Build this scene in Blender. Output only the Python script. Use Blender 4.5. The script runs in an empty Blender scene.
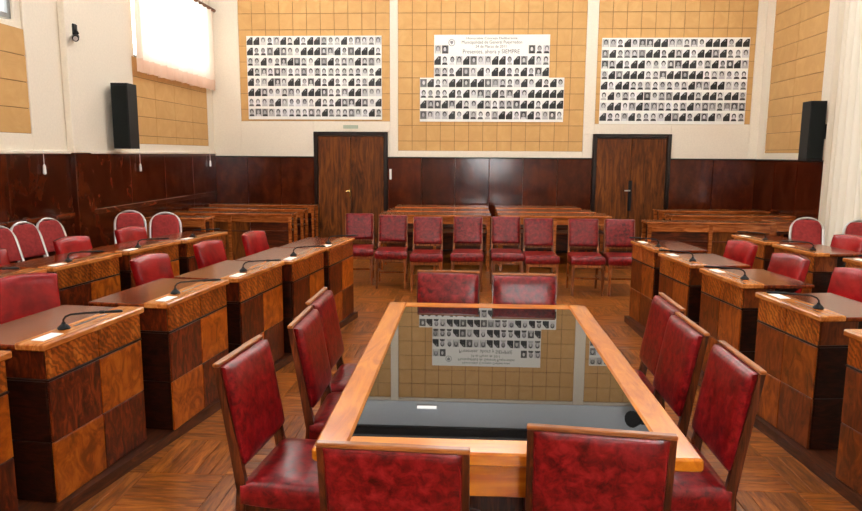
import bpy, bmesh, math, random
from mathutils import Vector, Matrix
random.seed(7)
scene = bpy.context.scene
COL = scene.collection
PI = math.pi

# ------------------------------------------------------------------ camera
H_EYE, PITCH, YAW, ROLL, FPX = 1.6788, 0.1485, -0.0536, 0.0058, 680.0
cam_d = bpy.data.cameras.new('camera'); cam = bpy.data.objects.new('camera', cam_d); COL.objects.link(cam)
_r = Vector((math.cos(YAW), -math.sin(YAW), 0)); _h = Vector((math.sin(YAW), math.cos(YAW), 0))
_f = _h*math.cos(PITCH) - Vector((0, 0, math.sin(PITCH))); _u = _h*math.sin(PITCH) + Vector((0, 0, math.cos(PITCH)))
_R = _r*math.cos(ROLL) + _u*math.sin(ROLL); _U = _u*math.cos(ROLL) - _r*math.sin(ROLL)
m = Matrix((( _R.x, _U.x, -_f.x, 0), (_R.y, _U.y, -_f.y, 0), (_R.z, _U.z, -_f.z, H_EYE), (0, 0, 0, 1)))
cam.matrix_world = m
cam_d.sensor_width = 36; cam_d.lens = FPX/862*36; cam_d.clip_start = 0.05; cam_d.clip_end = 200
scene.camera = cam

# ------------------------------------------------------------------ world, light, exposure
world = bpy.data.worlds.new('world'); scene.world = world; world.use_nodes = True
bg = world.node_tree.nodes['Background']
bg.inputs['Color'].default_value = (0.93, 0.97, 1.0, 1); bg.inputs['Strength'].default_value = 2.2
LAMP_STRENGTH = 35.0        # fluorescent pendant tubes
WINDOW_POWER = 45.0         # daylight through each tall right window
vs = scene.view_settings
vs.view_transform = 'Standard'; vs.look = 'None'; vs.gamma = 1.0; vs.use_curve_mapping = False
vs.exposure = 0.0

# ------------------------------------------------------------------ materials
MATS = {}
def newmat(name):
    mt = bpy.data.materials.new(name); mt.use_nodes = True
    MATS[name] = mt
    return mt, mt.node_tree.nodes, mt.node_tree.links, mt.node_tree.nodes['Principled BSDF']
def setp(b, **k):
    for n, v in k.items():
        n = n.replace('_', ' ')
        if n in b.inputs: b.inputs[n].default_value = v
def c3(r, g, b):   # sRGB 0-255 to linear
    f = lambda c: c/12.92 if c <= .04045 else ((c+.055)/1.055)**2.4
    return (f(r/255), f(g/255), f(b/255), 1)
def plain(name, col, rough=.5, metal=0, spec=.5, bump=0, bscale=60, coat=0):
    mt, N, L, b = newmat(name)
    setp(b, Base_Color=col, Roughness=rough, Metallic=metal, Coat_Weight=coat, Coat_Roughness=.08)
    b.inputs['Specular IOR Level'].default_value = spec
    tc = N.new('ShaderNodeTexCoord'); no = N.new('ShaderNodeTexNoise'); no.inputs['Scale'].default_value = bscale
    L.new(tc.outputs['Object'], no.inputs['Vector'])
    mx = N.new('ShaderNodeMix'); mx.data_type = 'RGBA'
    mx.inputs[6].default_value = tuple(c*.9 for c in col[:3])+(1,); mx.inputs[7].default_value = tuple(min(1, c*1.06) for c in col[:3])+(1,)
    L.new(no.outputs['Fac'], mx.inputs[0]); L.new(mx.outputs[2], b.inputs['Base Color'])
    if bump:
        bp = N.new('ShaderNodeBump'); bp.inputs['Strength'].default_value = bump; bp.inputs['Distance'].default_value = .004
        L.new(no.outputs['Fac'], bp.inputs['Height']); L.new(bp.outputs['Normal'], b.inputs['Normal'])
    return mt
def wood(name, dark, mid, light, grain=(1, 1, 8), scale=6.0, rough=.3, coat=.3, coat_rough=.12, figure=0.0, island=False, rnd=.35, spec=.3, distort=1.5, bump=.03):
    """grain: stretch of texture space (big number = fine across that axis)"""
    mt, N, L, b = newmat(name)
    tc = N.new('ShaderNodeTexCoord'); oi = N.new('ShaderNodeObjectInfo')
    add = N.new('ShaderNodeVectorMath'); add.operation = 'MULTIPLY_ADD'
    cmb = N.new('ShaderNodeCombineXYZ')
    rsrc = oi.outputs['Random']
    if island:
        ge = N.new('ShaderNodeNewGeometry'); sm = N.new('ShaderNodeMath'); sm.operation = 'ADD'
        L.new(oi.outputs['Random'], sm.inputs[0]); L.new(ge.outputs['Random Per Island'], sm.inputs[1])
        fr = N.new('ShaderNodeMath'); fr.operation = 'FRACT'; L.new(sm.outputs[0], fr.inputs[0]); rsrc = fr.outputs[0]
    for i in range(3): L.new(rsrc, cmb.inputs[i])
    L.new(cmb.outputs[0], add.inputs[0]); add.inputs[1].default_value = (13.7, 7.3, 21.1); L.new(tc.outputs['Object'], add.inputs[2])
    mp = N.new('ShaderNodeMapping'); mp.inputs['Scale'].default_value = grain; L.new(add.outputs[0], mp.inputs['Vector'])
    n1 = N.new('ShaderNodeTexNoise'); n1.inputs['Scale'].default_value = scale; n1.inputs['Detail'].default_value = 6
    n1.inputs['Roughness'].default_value = .62; n1.inputs['Distortion'].default_value = distort
    L.new(mp.outputs[0], n1.inputs['Vector'])
    rp = N.new('ShaderNodeValToRGB'); e = rp.color_ramp.elements
    e[0].position = .36; e[0].color = dark; e[1].position = .64; e[1].color = light
    em = rp.color_ramp.elements.new(.5); em.color = mid
    L.new(n1.outputs['Fac'], rp.inputs['Fac'])
    out = rp.outputs['Color']
    if figure:
        wv = N.new('ShaderNodeTexWave'); wv.wave_type = 'BANDS'; wv.bands_direction = 'DIAGONAL'
        wv.inputs['Scale'].default_value = figure; wv.inputs['Distortion'].default_value = 7; wv.inputs['Detail'].default_value = 3
        wv.inputs['Detail Scale'].default_value = 1.6
        L.new(add.outputs[0], wv.inputs['Vector'])
        mx = N.new('ShaderNodeMix'); mx.data_type = 'RGBA'; mx.blend_type = 'MULTIPLY'; mx.inputs[0].default_value = .75
        rr = N.new('ShaderNodeValToRGB'); rr.color_ramp.elements[0].position = .25; rr.color_ramp.elements[0].color = (.32, .26, .22, 1); rr.color_ramp.elements[1].position = .7
        L.new(wv.outputs['Fac'], rr.inputs['Fac']); L.new(out, mx.inputs[6]); L.new(rr.outputs['Color'], mx.inputs[7]); out = mx.outputs[2]
    hs = N.new('ShaderNodeHueSaturation'); mr = N.new('ShaderNodeMapRange')
    mr.inputs['To Min'].default_value = 1-rnd; mr.inputs['To Max'].default_value = 1+rnd
    L.new(rsrc, mr.inputs['Value']); L.new(mr.outputs[0], hs.inputs['Value']); L.new(out, hs.inputs['Color'])
    L.new(hs.outputs['Color'], b.inputs['Base Color'])
    setp(b, Roughness=rough, Coat_Weight=coat, Coat_Roughness=coat_rough); b.inputs['Specular IOR Level'].default_value = spec
    bp = N.new('ShaderNodeBump'); bp.inputs['Strength'].default_value = bump; bp.inputs['Distance'].default_value = .002
    L.new(n1.outputs['Fac'], bp.inputs['Height']); L.new(bp.outputs['Normal'], b.inputs['Normal'])
    return mt
def leather(name, dark, mid, light, rough=.32, scale=9):
    mt, N, L, b = newmat(name)
    tc = N.new('ShaderNodeTexCoord'); oi = N.new('ShaderNodeObjectInfo'); cmb = N.new('ShaderNodeCombineXYZ')
    for i in range(3): L.new(oi.outputs['Random'], cmb.inputs[i])
    add = N.new('ShaderNodeVectorMath'); add.operation = 'MULTIPLY_ADD'; add.inputs[1].default_value = (9, 17, 5)
    L.new(cmb.outputs[0], add.inputs[0]); L.new(tc.outputs['Object'], add.inputs[2])
    n1 = N.new('ShaderNodeTexNoise'); n1.inputs['Scale'].default_value = scale; n1.inputs['Detail'].default_value = 7; n1.inputs['Roughness'].default_value = .65; n1.inputs['Distortion'].default_value = .4
    n2 = N.new('ShaderNodeTexVoronoi'); n2.inputs['Scale'].default_value = 160
    n3 = N.new('ShaderNodeTexNoise'); n3.inputs['Scale'].default_value = 12; n3.inputs['Detail'].default_value = 2
    for n in (n1, n2, n3): L.new(add.outputs[0], n.inputs['Vector'])
    rp = N.new('ShaderNodeValToRGB'); e = rp.color_ramp.elements
    e[0].position = .34; e[0].color = dark; e[1].position = .70; e[1].color = light
    em = rp.color_ramp.elements.new(.52); em.color = mid
    L.new(n1.outputs['Fac'], rp.inputs['Fac']); L.new(rp.outputs['Color'], b.inputs['Base Color'])
    b1 = N.new('ShaderNodeBump'); b1.inputs['Strength'].default_value = .12; b1.inputs['Distance'].default_value = .001
    b2 = N.new('ShaderNodeBump'); b2.inputs['Strength'].default_value = .35; b2.inputs['Distance'].default_value = .008
    L.new(n2.outputs['Distance'], b1.inputs['Height']); L.new(n3.outputs['Fac'], b2.inputs['Height'])
    L.new(b2.outputs['Normal'], b1.inputs['Normal']); L.new(b1.outputs['Normal'], b.inputs['Normal'])
    setp(b, Roughness=rough); b.inputs['Specular IOR Level'].default_value = .32
    return mt
def emit(name, col, s):
    mt, N, L, b = newmat(name)
    setp(b, Base_Color=col, Emission_Color=col, Emission_Strength=s)
    return mt
def cloth(name, col, trans=.6):
    mt, N, L, b = newmat(name)
    setp(b, Base_Color=col, Roughness=.9)
    tr = N.new('ShaderNodeBsdfTranslucent'); tr.inputs['Color'].default_value = col
    tc = N.new('ShaderNodeTexCoord'); wv = N.new('ShaderNodeTexNoise'); wv.inputs['Scale'].default_value = 90
    L.new(tc.outputs['Object'], wv.inputs['Vector'])
    mr = N.new('ShaderNodeMapRange'); mr.inputs['To Min'].default_value = trans-.06; mr.inputs['To Max'].default_value = trans+.06
    L.new(wv.outputs['Fac'], mr.inputs['Value'])
    mx = N.new('ShaderNodeMixShader'); L.new(mr.outputs[0], mx.inputs[0])
    L.new(b.outputs[0], mx.inputs[1]); L.new(tr.outputs[0], mx.inputs[2])
    L.new(mx.outputs[0], N['Material Output'].inputs['Surface'])
    return mt

M_RED = leather('red_leather', c3(66, 6, 7), c3(118, 14, 17), c3(150, 34, 36), .28, 26)
M_REDARM = leather('red_armchair_leather', c3(112, 9, 11), c3(146, 17, 19), c3(168, 30, 30), .2, 5)
M_REDFAB = leather('red_fabric', c3(120, 26, 26), c3(142, 36, 34), c3(156, 46, 42), .75, 30)
M_CHAIRWOOD = wood('chair_wood', c3(44, 17, 7), c3(72, 30, 12), c3(104, 48, 20), (12, 12, 1), 3, .3, .2)
M_ROWWOOD = wood('row_chair_wood', c3(92, 44, 18), c3(126, 66, 28), c3(156, 90, 44), (12, 12, 1), 3, .3, .2)
M_RAILWOOD = wood('top_rail_wood_lit', c3(112, 58, 22), c3(146, 82, 34), c3(170, 102, 46), (1, 10, 10), 3, .35, .2, rnd=.1)  # lighter than the posts; light from above mixed into the rail colour
M_TABLE = wood('honey_wood', c3(176, 90, 8), c3(196, 110, 14), c3(210, 128, 24), (6, 1, 6), 2.2, .32, .4, rnd=.06)
M_TABLEX = wood('honey_wood_cross', c3(176, 90, 8), c3(196, 110, 14), c3(210, 128, 24), (1, 6, 6), 2.2, .32, .4, rnd=.06)
M_VLIGHT = wood('veneer_light', c3(118, 50, 8), c3(160, 76, 14), c3(188, 102, 28), (2, 2, 1.5), 5, .3, .05, rnd=.16, bump=0)
M_VDARK = wood('veneer_dark', c3(48, 14, 4), c3(82, 27, 8), c3(120, 48, 15), (4, 4, 1.5), 5, .3, .05, rnd=.2, bump=0)
M_VMIDA = wood('veneer_brown_shaded', c3(92, 38, 9), c3(128, 60, 16), c3(156, 80, 24), (3, 3, 1.2), 5, .3, .05, rnd=.2, bump=0)  # right desks: brown veneer with their backlit shade in the colour
M_VMIDB = wood('veneer_red_brown_shaded', c3(70, 26, 8), c3(98, 42, 12), c3(124, 58, 20), (3, 3, 1.2), 5, .3, .05, rnd=.2, bump=0)  # darker squares of the right desks, same shade in the colour
M_ZEBRA = wood('veneer_figured', c3(126, 56, 14), c3(158, 78, 22), c3(188, 108, 40), (3, 3, 1), 4, .3, .15, figure=16.0, rnd=.1, bump=0)
M_BODY_SHADED = wood('desk_body_wood_shaded', c3(20, 6, 2), c3(36, 12, 4), c3(52, 19, 6), (2, 2, 8), 4, .4, 0, rnd=.1, bump=0, spec=.2)  # desk wood darkened; the shade on the end faces is in the colour
M_DTOP = wood('desk_top_wood', c3(74, 24, 7), c3(108, 40, 11), c3(136, 60, 19), (1, 7, 4), 3, .14, 0, .06, rnd=.12, bump=0, spec=.28)
M_LEDGE = wood('desk_ledge_wood', c3(150, 80, 30), c3(180, 106, 46), c3(204, 132, 70), (1, 7, 4), 3, .2, .1, .08, rnd=.08, bump=0, spec=.4)
M_WAIN = wood('wainscot_veneer', c3(52, 16, 5), c3(66, 22, 7), c3(82, 31, 11), (1.6, 1.6, 1.0), 3.0, .14, .0, .10, rnd=.25, distort=.3, bump=0, spec=.35)
M_WAINR = wood('wainscot_rail', c3(58, 20, 8), c3(84, 32, 12), c3(110, 48, 18), (4, 1, 4), 3, .25, .5, rnd=.1)
M_DOOR = wood('door_wood', c3(66, 30, 8), c3(98, 50, 15), c3(124, 68, 22), (5, 5, .7), 2.4, .4, .0, rnd=.12, bump=0, spec=.2)
M_DFRAME = wood('door_frame_wood', c3(14, 4, 2), c3(24, 8, 4), c3(36, 14, 6), (6, 6, 1), 3, .3, .2, rnd=.1)
M_BENCH = wood('bench_wood', c3(118, 56, 20), c3(154, 82, 34), c3(180, 106, 52), (1, 8, 8), 3, .2, .3, .08, rnd=.14, bump=0)
M_BENCHD = wood('bench_dark_wood', c3(48, 17, 6), c3(76, 30, 11), c3(102, 46, 17), (1, 6, 6), 3, .3, .2, rnd=.2)
M_PLANK = wood('parquet_oak', c3(98, 48, 13), c3(136, 73, 22), c3(164, 97, 36), (2, 14, 4), 3, .3, .2, .2, island=True, rnd=.3, distort=.6)
M_PLANKY = wood('parquet_oak_turned', c3(98, 48, 13), c3(136, 73, 22), c3(164, 97, 36), (14, 2, 4), 3, .3, .2, .2, island=True, rnd=.3, distort=.6)
M_FLOORBASE = plain('floor_joint_dark', c3(50, 28, 14), .8)
M_PLINTH = wood('plinth_wood', c3(48, 20, 10), c3(74, 34, 16), c3(98, 50, 24), (6, 1, 6), 3, .4, .2, rnd=.1)
M_CREAM = plain('cream_plaster', c3(240, 228, 208), .75, bump=.05, bscale=40)
M_TILE = wood('tan_tile', c3(203, 157, 97), c3(207, 161, 101), c3(212, 167, 107), (1, 1, 1), 3, .6, 0, rnd=.02, spec=.2)
M_TILEBACK = plain('tile_joint', c3(112, 74, 36), .9)
M_CEIL = plain('ceiling_white', c3(206, 214, 224), .8)
M_DAYLIT_WALL = plain('daylit_wall_blue', c3(232, 241, 250), .6)  # bluish daylight on the upper wall put into its colour
M_BLACK = plain('black_plastic', (.004, .004, .0045, 1), .5, spec=.3)
M_GRILLE = plain('speaker_grille', (.006, .008, .007, 1), .7, bump=.6, bscale=500, spec=.2)
M_CHROME = plain('steel', (.62, .60, .57, 1), .35, 1)
M_BRASS = plain('brass', c3(220, 190, 120), .25, 1)
M_WHITE = plain('white_paint', c3(240, 240, 236), .5)
M_PAPER = plain('white_paper', c3(250, 248, 240), .8)
M_GREYMETAL = plain('grey_metal_frame', c3(140, 142, 140), .45, .3)
M_CURT = cloth('sheer_curtain', c3(252, 238, 222), .62)
M_HEM = cloth('curtain_hem', c3(246, 214, 190), .45)
M_CURT2 = cloth('side_curtain', c3(232, 220, 200), .3)
M_RODW = wood('rod_wood', c3(70, 36, 16), c3(98, 54, 26), c3(120, 70, 36), (6, 1, 6), 3, .4, .2)
M_LAMP = emit('lamp_diffuser', (1, .97, .92, 1), LAMP_STRENGTH)
mt, N, L, b = newmat('dark_table_glass'); setp(b, Base_Color=(.006, .006, .006, 1), Roughness=.012, IOR=1.6); b.inputs['Specular IOR Level'].default_value = .5
M_GLASS = mt
mt, N, L, b = newmat('window_glass'); setp(b, Base_Color=(.95, .97, 1, 1), Roughness=.02, IOR=1.45, Transmission_Weight=1.0); M_PANE = mt
mt, N, L, b = newmat('printed_ink'); at = N.new('ShaderNodeVertexColor'); at.layer_name = 'Col'; L.new(at.outputs['Color'], b.inputs['Base Color']); setp(b, Roughness=.6); M_INK = mt
M_TEXT = plain('grey_lettering', c3(84, 84, 88), .7)
M_GREEN = plain('sage_plate', c3(176, 184, 160), .6)

# ------------------------------------------------------------------ mesh helpers
class MB:
    def __init__(s): s.v = []; s.f = []; s.smooth = False; s.cols = None
    def add(s, vs_, fs):
        o = len(s.v); s.v += [tuple(v) for v in vs_]; s.f += [tuple(i+o for i in f) for f in fs]; return s
    def box(s, x0, x1, y0, y1, z0, z1):
        return s.add([(x0,y0,z0),(x1,y0,z0),(x1,y1,z0),(x0,y1,z0),(x0,y0,z1),(x1,y0,z1),(x1,y1,z1),(x0,y1,z1)],
                     [(0,3,2,1),(4,5,6,7),(0,1,5,4),(1,2,6,5),(2,3,7,6),(3,0,4,7)])
    def cbox(s, x0, x1, y0, y1, z0, z1, c=.004):
        """chamfered box"""
        c = min(c, (x1-x0)*.45, (y1-y0)*.45, (z1-z0)*.45)
        X, Y, Z = (x0, x1), (y0, y1), (z0, z1); sg = (1, -1); V = []; idx = {}
        for i in (0,1):
            for j in (0,1):
                for k in (0,1):
                    for ax in range(3):
                        p = [X[i]+sg[i]*c, Y[j]+sg[j]*c, Z[k]+sg[k]*c]
                        p[ax] = (X[i], Y[j], Z[k])[ax]
                        idx[(i,j,k,ax)] = len(V); V.append(p)
        F = []
        for k in (0,1):
            F.append([idx[(0,0,k,2)], idx[(1,0,k,2)], idx[(1,1,k,2)], idx[(0,1,k,2)]])
            F.append([idx[(0,k,0,1)], idx[(1,k,0,1)], idx[(1,k,1,1)], idx[(0,k,1,1)]])
            F.append([idx[(k,0,0,0)], idx[(k,1,0,0)], idx[(k,1,1,0)], idx[(k,0,1,0)]])
        for a in (0,1):
            for b_ in (0,1):
                F.append([idx[(0,a,b_,1)], idx[(1,a,b_,1)], idx[(1,a,b_,2)], idx[(0,a,b_,2)]])
                F.append([idx[(a,0,b_,0)], idx[(a,1,b_,0)], idx[(a,1,b_,2)], idx[(a,0,b_,2)]])
                F.append([idx[(a,b_,0,0)], idx[(a,b_,1,0)], idx[(a,b_,1,1)], idx[(a,b_,0,1)]])
                for d in (0,1): F.append([idx[(a,b_,d,0)], idx[(a,b_,d,1)], idx[(a,b_,d,2)]])
        return s.add(V, F)
    def hexa(s, bot, top):
        return s.add(list(bot)+list(top), [(0,3,2,1),(4,5,6,7),(0,1,5,4),(1,2,6,5),(2,3,7,6),(3,0,4,7)])
    def leg(s, p0, p1, a, b_):
        """square tapered bar from p0 (half size a) to p1 (half size b_); sizes are (x, y) tuples"""
        q = lambda p, h: [(p[0]-h[0],p[1]-h[1],p[2]),(p[0]+h[0],p[1]-h[1],p[2]),(p[0]+h[0],p[1]+h[1],p[2]),(p[0]-h[0],p[1]+h[1],p[2])]
        return s.hexa(q(p0, a), q(p1, b_))
    def tube(s, pts, r, n=8, closed=False):
        pts = [Vector(p) for p in pts]; rings = []; up = None
        for i, p in enumerate(pts):
            if closed: t = pts[(i+1) % len(pts)] - pts[i-1]
            else: t = pts[min(i+1, len(pts)-1)] - pts[max(i-1, 0)]
            t.normalize()
            if up is None:
                up = t.orthogonal().normalized()
            up = (up - t*up.dot(t)).normalized(); bi = t.cross(up)
            rr = r[i] if isinstance(r, (list, tuple)) else r
            rings.append([p + (up*math.cos(2*PI*k/n) + bi*math.sin(2*PI*k/n))*rr for k in range(n)])
        V = [v for ring in rings for v in ring]; F = []; m_ = len(pts)
        for i in range(m_ if closed else m_-1):
            j = (i+1) % m_
            for k in range(n): F.append((i*n+k, i*n+(k+1) % n, j*n+(k+1) % n, j*n+k))
        if not closed: F += [tuple(range(n-1, -1, -1)), tuple(range((m_-1)*n, m_*n))]
        return s.add(V, F)
    def lathe(s, prof, n=16, c=(0, 0, 0)):
        V = []; F = []
        for r, z in prof:
            for k in range(n): V.append((c[0]+r*math.cos(2*PI*k/n), c[1]+r*math.sin(2*PI*k/n), c[2]+z))
        for i in range(len(prof)-1):
            for k in range(n): F.append((i*n+k, i*n+(k+1) % n, (i+1)*n+(k+1) % n, (i+1)*n+k))
        F += [tuple(range(n-1, -1, -1)), tuple(range((len(prof)-1)*n, len(prof)*n))]
        return s.add(V, F)
    def poly(s, pts, z0, z1):
        n = len(pts)
        return s.add([(x, y, z0) for x, y in pts]+[(x, y, z1) for x, y in pts],
                     [tuple(range(n-1, -1, -1)), tuple(range(n, 2*n))]+[(i, (i+1) % n, n+(i+1) % n, n+i) for i in range(n)])
    def pad(s, w, h, tf, tb, n=12, e=.35, pw=6, fn=None):
        """upholstered pad in the XZ plane, centred, thickness tf towards -Y and tb towards +Y"""
        def row(sgn, t):
            out = []
            for j in range(n+1):
                for i in range(n+1):
                    a, c = -1+2*i/n, -1+2*j/n
                    a = math.copysign(1-(1-abs(a))**1.6, a); c = math.copysign(1-(1-abs(c))**1.6, c)
                    pr = e+(1-e)*max(0, (1-abs(a)**pw)*(1-abs(c)**pw))**.5
                    p = (a*w/2, sgn*t*pr, c*h/2)
                    out.append(fn(p, a, c) if fn else p)
            return out
        A = row(-1, tf); B = row(1, tb); o = len(A); F = []
        g = lambda i, j: j*(n+1)+i
        for j in range(n):
            for i in range(n):
                F.append((g(i,j), g(i+1,j), g(i+1,j+1), g(i,j+1)))
                F.append((o+g(i,j), o+g(i,j+1), o+g(i+1,j+1), o+g(i+1,j)))
        for i in range(n):
            F.append((g(i,0), o+g(i,0), o+g(i+1,0), g(i+1,0))); F.append((g(i,n), g(i+1,n), o+g(i+1,n), o+g(i,n)))
            F.append((g(0,i), g(0,i+1), o+g(0,i+1), o+g(0,i))); F.append((g(n,i), o+g(n,i), o+g(n,i+1), g(n,i+1)))
        s.smooth = True
        return s.add(A+B, F)
    def xf(s, mat):
        s.v = [tuple(mat @ Vector(v)) for v in s.v]; return s
    def mesh(s, name, mat):
        me = bpy.data.meshes.new(name); me.from_pydata(s.v, [], s.f); me.update()
        bm = bmesh.new(); bm.from_mesh(me); bmesh.ops.recalc_face_normals(bm, faces=bm.faces); bm.to_mesh(me); bm.free()
        if s.smooth:
            for p in me.polygons: p.use_smooth = True
            if hasattr(me, 'set_sharp_from_angle'): me.set_sharp_from_angle(angle=math.radians(50))
        me.materials.append(mat)
        return me
    def build(s, name, mat, parent=None, loc=None):
        return link(name, s.mesh(name, mat), parent, loc)
def link(name, me, parent=None, loc=None, rotz=0):
    o = bpy.data.objects.new(name, me); COL.objects.link(o)
    if parent: o.parent = parent
    if loc: o.location = loc
    if rotz: o.rotation_euler = (0, 0, rotz)
    return o
def tag(o, label, cat, group=None, kind=None):
    o['label'] = label; o['category'] = cat
    if group: o['group'] = group
    if kind: o['kind'] = kind
    return o
def empty(name, loc=(0, 0, 0), rz=0):
    o = bpy.data.objects.new(name, None); COL.objects.link(o); o.location = loc; o.rotation_euler = (0, 0, rz); o.empty_display_size = .1
    return o
def copy_tree(o, parent=None):
    c = o.copy(); COL.objects.link(c); c.parent = parent
    for ch in list(o.children): copy_tree(ch, c)
    return c
_used = {}
def place(proto, loc, rz, label):
    """first use moves the prototype itself, later uses copy it with its parts"""
    if proto.name not in _used: o = proto; _used[proto.name] = 1
    else: o = copy_tree(proto)
    o.location = loc; o.rotation_euler = (0, 0, rz); o['label'] = label
    return o

# ------------------------------------------------------------------ room shell
XL, XR, YB, YR, ZC = -4.5, 4.9, 11.98, -3.2, 5.0
WZ = 1.60      # wainscot top
# floor: dark bed with oak strips in basket-weave squares
fl = MB().box(XL-.2, XR+.2, YR-.2, YB+.2, -.15, -.012).build('floor', M_FLOORBASE)
tag(fl, 'oak parquet floor laid in basket-weave squares', 'floor', kind='structure')
BL, NS = .42, 5
SW = BL/NS
px_mesh = MB().cbox(-BL/2+.0014, BL/2-.0014, -SW/2+.0014, SW/2-.0014, -.012, 0, .0015).mesh('plank', M_PLANK)
py_mesh = MB().cbox(-SW/2+.0014, SW/2-.0014, -BL/2+.0014, BL/2-.0014, -.012, 0, .0015).mesh('plank', M_PLANKY)
cand = []
nx0, nx1 = int(math.floor(-4.4/BL)), int(math.ceil(4.8/BL)); ny1 = int(YB/BL)
rest_x, rest_y = MB(), MB()
def vis_score(x, y):
    if y < 2.3: return -1
    left = -1.9+.2*(y-2.9)*.9 < x < -.5; right = .75 < x < 1.95-.06*(y-2.7)
    mid = y > 4.3 and -1.3 < x < 1.7
    return 1/(y*y) if (left or right or mid) and y < 8.4 else -1
for iy in range(-7, ny1+1):
    for ix in range(nx0, nx1):
        cx, cy = (ix+.5)*BL, (iy+.5)*BL-.05
        if cx-BL/2 < XL or cx+BL/2 > XR or cy-BL/2 < YR or cy+BL/2 > YB: continue
        for k in range(NS):
            off = -BL/2+(k+.5)*SW
            hor = (ix+iy) % 2 == 1
            x, y = (cx, cy+off) if hor else (cx+off, cy)
            cand.append((vis_score(x, y), hor, x, y))
cand.sort(key=lambda t: -t[0])
for i, (sc, hor, x, y) in enumerate(cand):
    dz = random.uniform(-.0006, .0002)
    if i < 300 and sc > 0: link('plank', px_mesh if hor else py_mesh, fl, (x, y, dz))
    else:
        hx, hy = (BL/2-.001, SW/2-.001) if hor else (SW/2-.001, BL/2-.001)
        (rest_x if hor else rest_y).box(x-hx, x+hx, y-hy, y+hy, -.012, dz)
o = rest_x.build('plank_field', M_PLANK, fl); o['kind'] = 'stuff'
o = rest_y.build('plank_field', M_PLANKY, fl); o['kind'] = 'stuff'

ce = MB().box(XL-.2, XR+.2, YR-.2, YB+.2, ZC, ZC+.15).build('ceiling', M_CEIL)
tag(ce, 'pale flat ceiling above the chamber', 'ceiling', kind='structure')

# ---- back wall
wb = MB().box(XL-.2, XR+.2, YB+.03, YB+.25, 0, ZC).build('wall_back', M_CREAM)
tag(wb, 'cream back wall with tan tile panels above dark wainscot', 'wall', kind='structure')
D1, D2 = (-2.71, -1.41, 2.05), (2.13, 3.45, 2.03)
def cream(parent, *boxes):
    for bx in boxes: MB().cbox(*bx, .006).build('frame_strip', M_CREAM, parent)
# frame strips standing proud of the tiles (bottom strips, uprights)
TP = [(-4.0, -1.37, 2.23), (-1.23, 1.96, 1.73), (2.15, 4.75, 2.20)]; TTOP = 4.31
cream(wb, (XL, -4.0, YB-.0, YB+.03, WZ, ZC), (-1.37, -1.23, YB, YB+.03, WZ, ZC), (1.96, 2.15, YB, YB+.03, 2.03, ZC), (4.75, XR, YB, YB+.03, WZ, ZC),
      (-4.0, -2.71, YB, YB+.03, WZ, 2.23), (-2.71, -1.37, YB, YB+.03, 2.05, 2.23), (-1.41, -1.37, YB, YB+.03, WZ, 2.05),
      (-1.23, 1.96, YB, YB+.03, WZ, 1.73), (1.96, 2.13, YB, YB+.03, WZ, 2.03), (2.15, 3.45, YB, YB+.03, 2.03, 2.20), (3.45, 4.75, YB, YB+.03, WZ, 2.20),
      (-4.0, -1.37, YB, YB+.03, TTOP, TTOP+.06), (-1.23, 1.96, YB, YB+.03, TTOP, TTOP+.06), (2.15, 4.75, YB, YB+.03, TTOP, TTOP+.06))
MB().cbox(XL, XR, YB-.02, YB, TTOP+.06, 4.86, .006).build('daylit_wall_band', M_DAYLIT_WALL, wb)
tile_cache = {}
def tiles(parent, u0, u1, z0, z1, place_fn, tu=.243, tz=.268, skip=None, stretch=False, wy=False):
    n = max(1, round((u1-u0)/tu)); tu = (u1-u0)/n; k = 0; z = z1
    while z > z0+.02:
        zb = max(z0, z-tz)
        for i in range(n):
            a, c = u0+i*tu, u0+(i+1)*tu
            if skip and skip(a, c, zb, z): continue
            key = (round(tu, 4), round(z-zb, 4), wy)
            if key not in tile_cache:
                g = .0032
                if wy: me = MB().cbox(0, .012, g, tu-g, g, z-zb-g, .002).mesh('tile', M_TILE)
                else: me = MB().cbox(g, tu-g, 0, .012, g, z-zb-g, .002).mesh('tile', M_TILE)
                tile_cache[key] = me
            link('tile', tile_cache[key], parent, place_fn(a, zb))
        z = zb
PST = [(-3.86, -1.51, 2.26, 3.67), (-.85, 1.61, 2.23, 2.97), (2.22, 4.65, 2.20, 3.62)]
def skipb(a, c, zb, z):
    return any(a > p[0] and c < p[1] and zb > p[2] and z < p[3] for p in PST+[(-.61, 1.35, 2.9, 3.67)])
for (u0, u1, z0) in TP:
    MB().box(u0, u1, YB+.024, YB+.03, z0, TTOP).build('tile_bed', M_TILEBACK, wb)
    tiles(wb, u0, u1, z0, TTOP, lambda a, z: (a, YB+.012, z), skip=skipb)
# wainscot boards
def boards(parent, u0, u1, n, fn, seed=1):
    rr = random.Random(seed); w = (u1-u0)/n
    for i in range(n): fn(parent, u0+i*w, u0+(i+1)*w)
def wboard(parent, a, c): MB().cbox(a+.002, c-.002, YB-.03, YB+.03, .1, WZ, .004).build('wainscot_panel', M_WAIN, parent)
boards(wb, XL, D1[0]-.001, 3, wboard); boards(wb, D1[1]+.001, D2[0]-.001, 6, wboard); boards(wb, D2[1]+.001, XR, 2, wboard)
for a, c in ((XL, D1[0]), (D1[1], D2[0]), (D2[1], XR)):
    MB().cbox(a, c, YB-.045, YB+.03, WZ-.0, WZ+.022, .006).build('wainscot_cap', M_DFRAME, wb)
    MB().cbox(a, c, YB-.05, YB+.03, 0, .1, .006).build('baseboard', M_DFRAME, wb)
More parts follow.
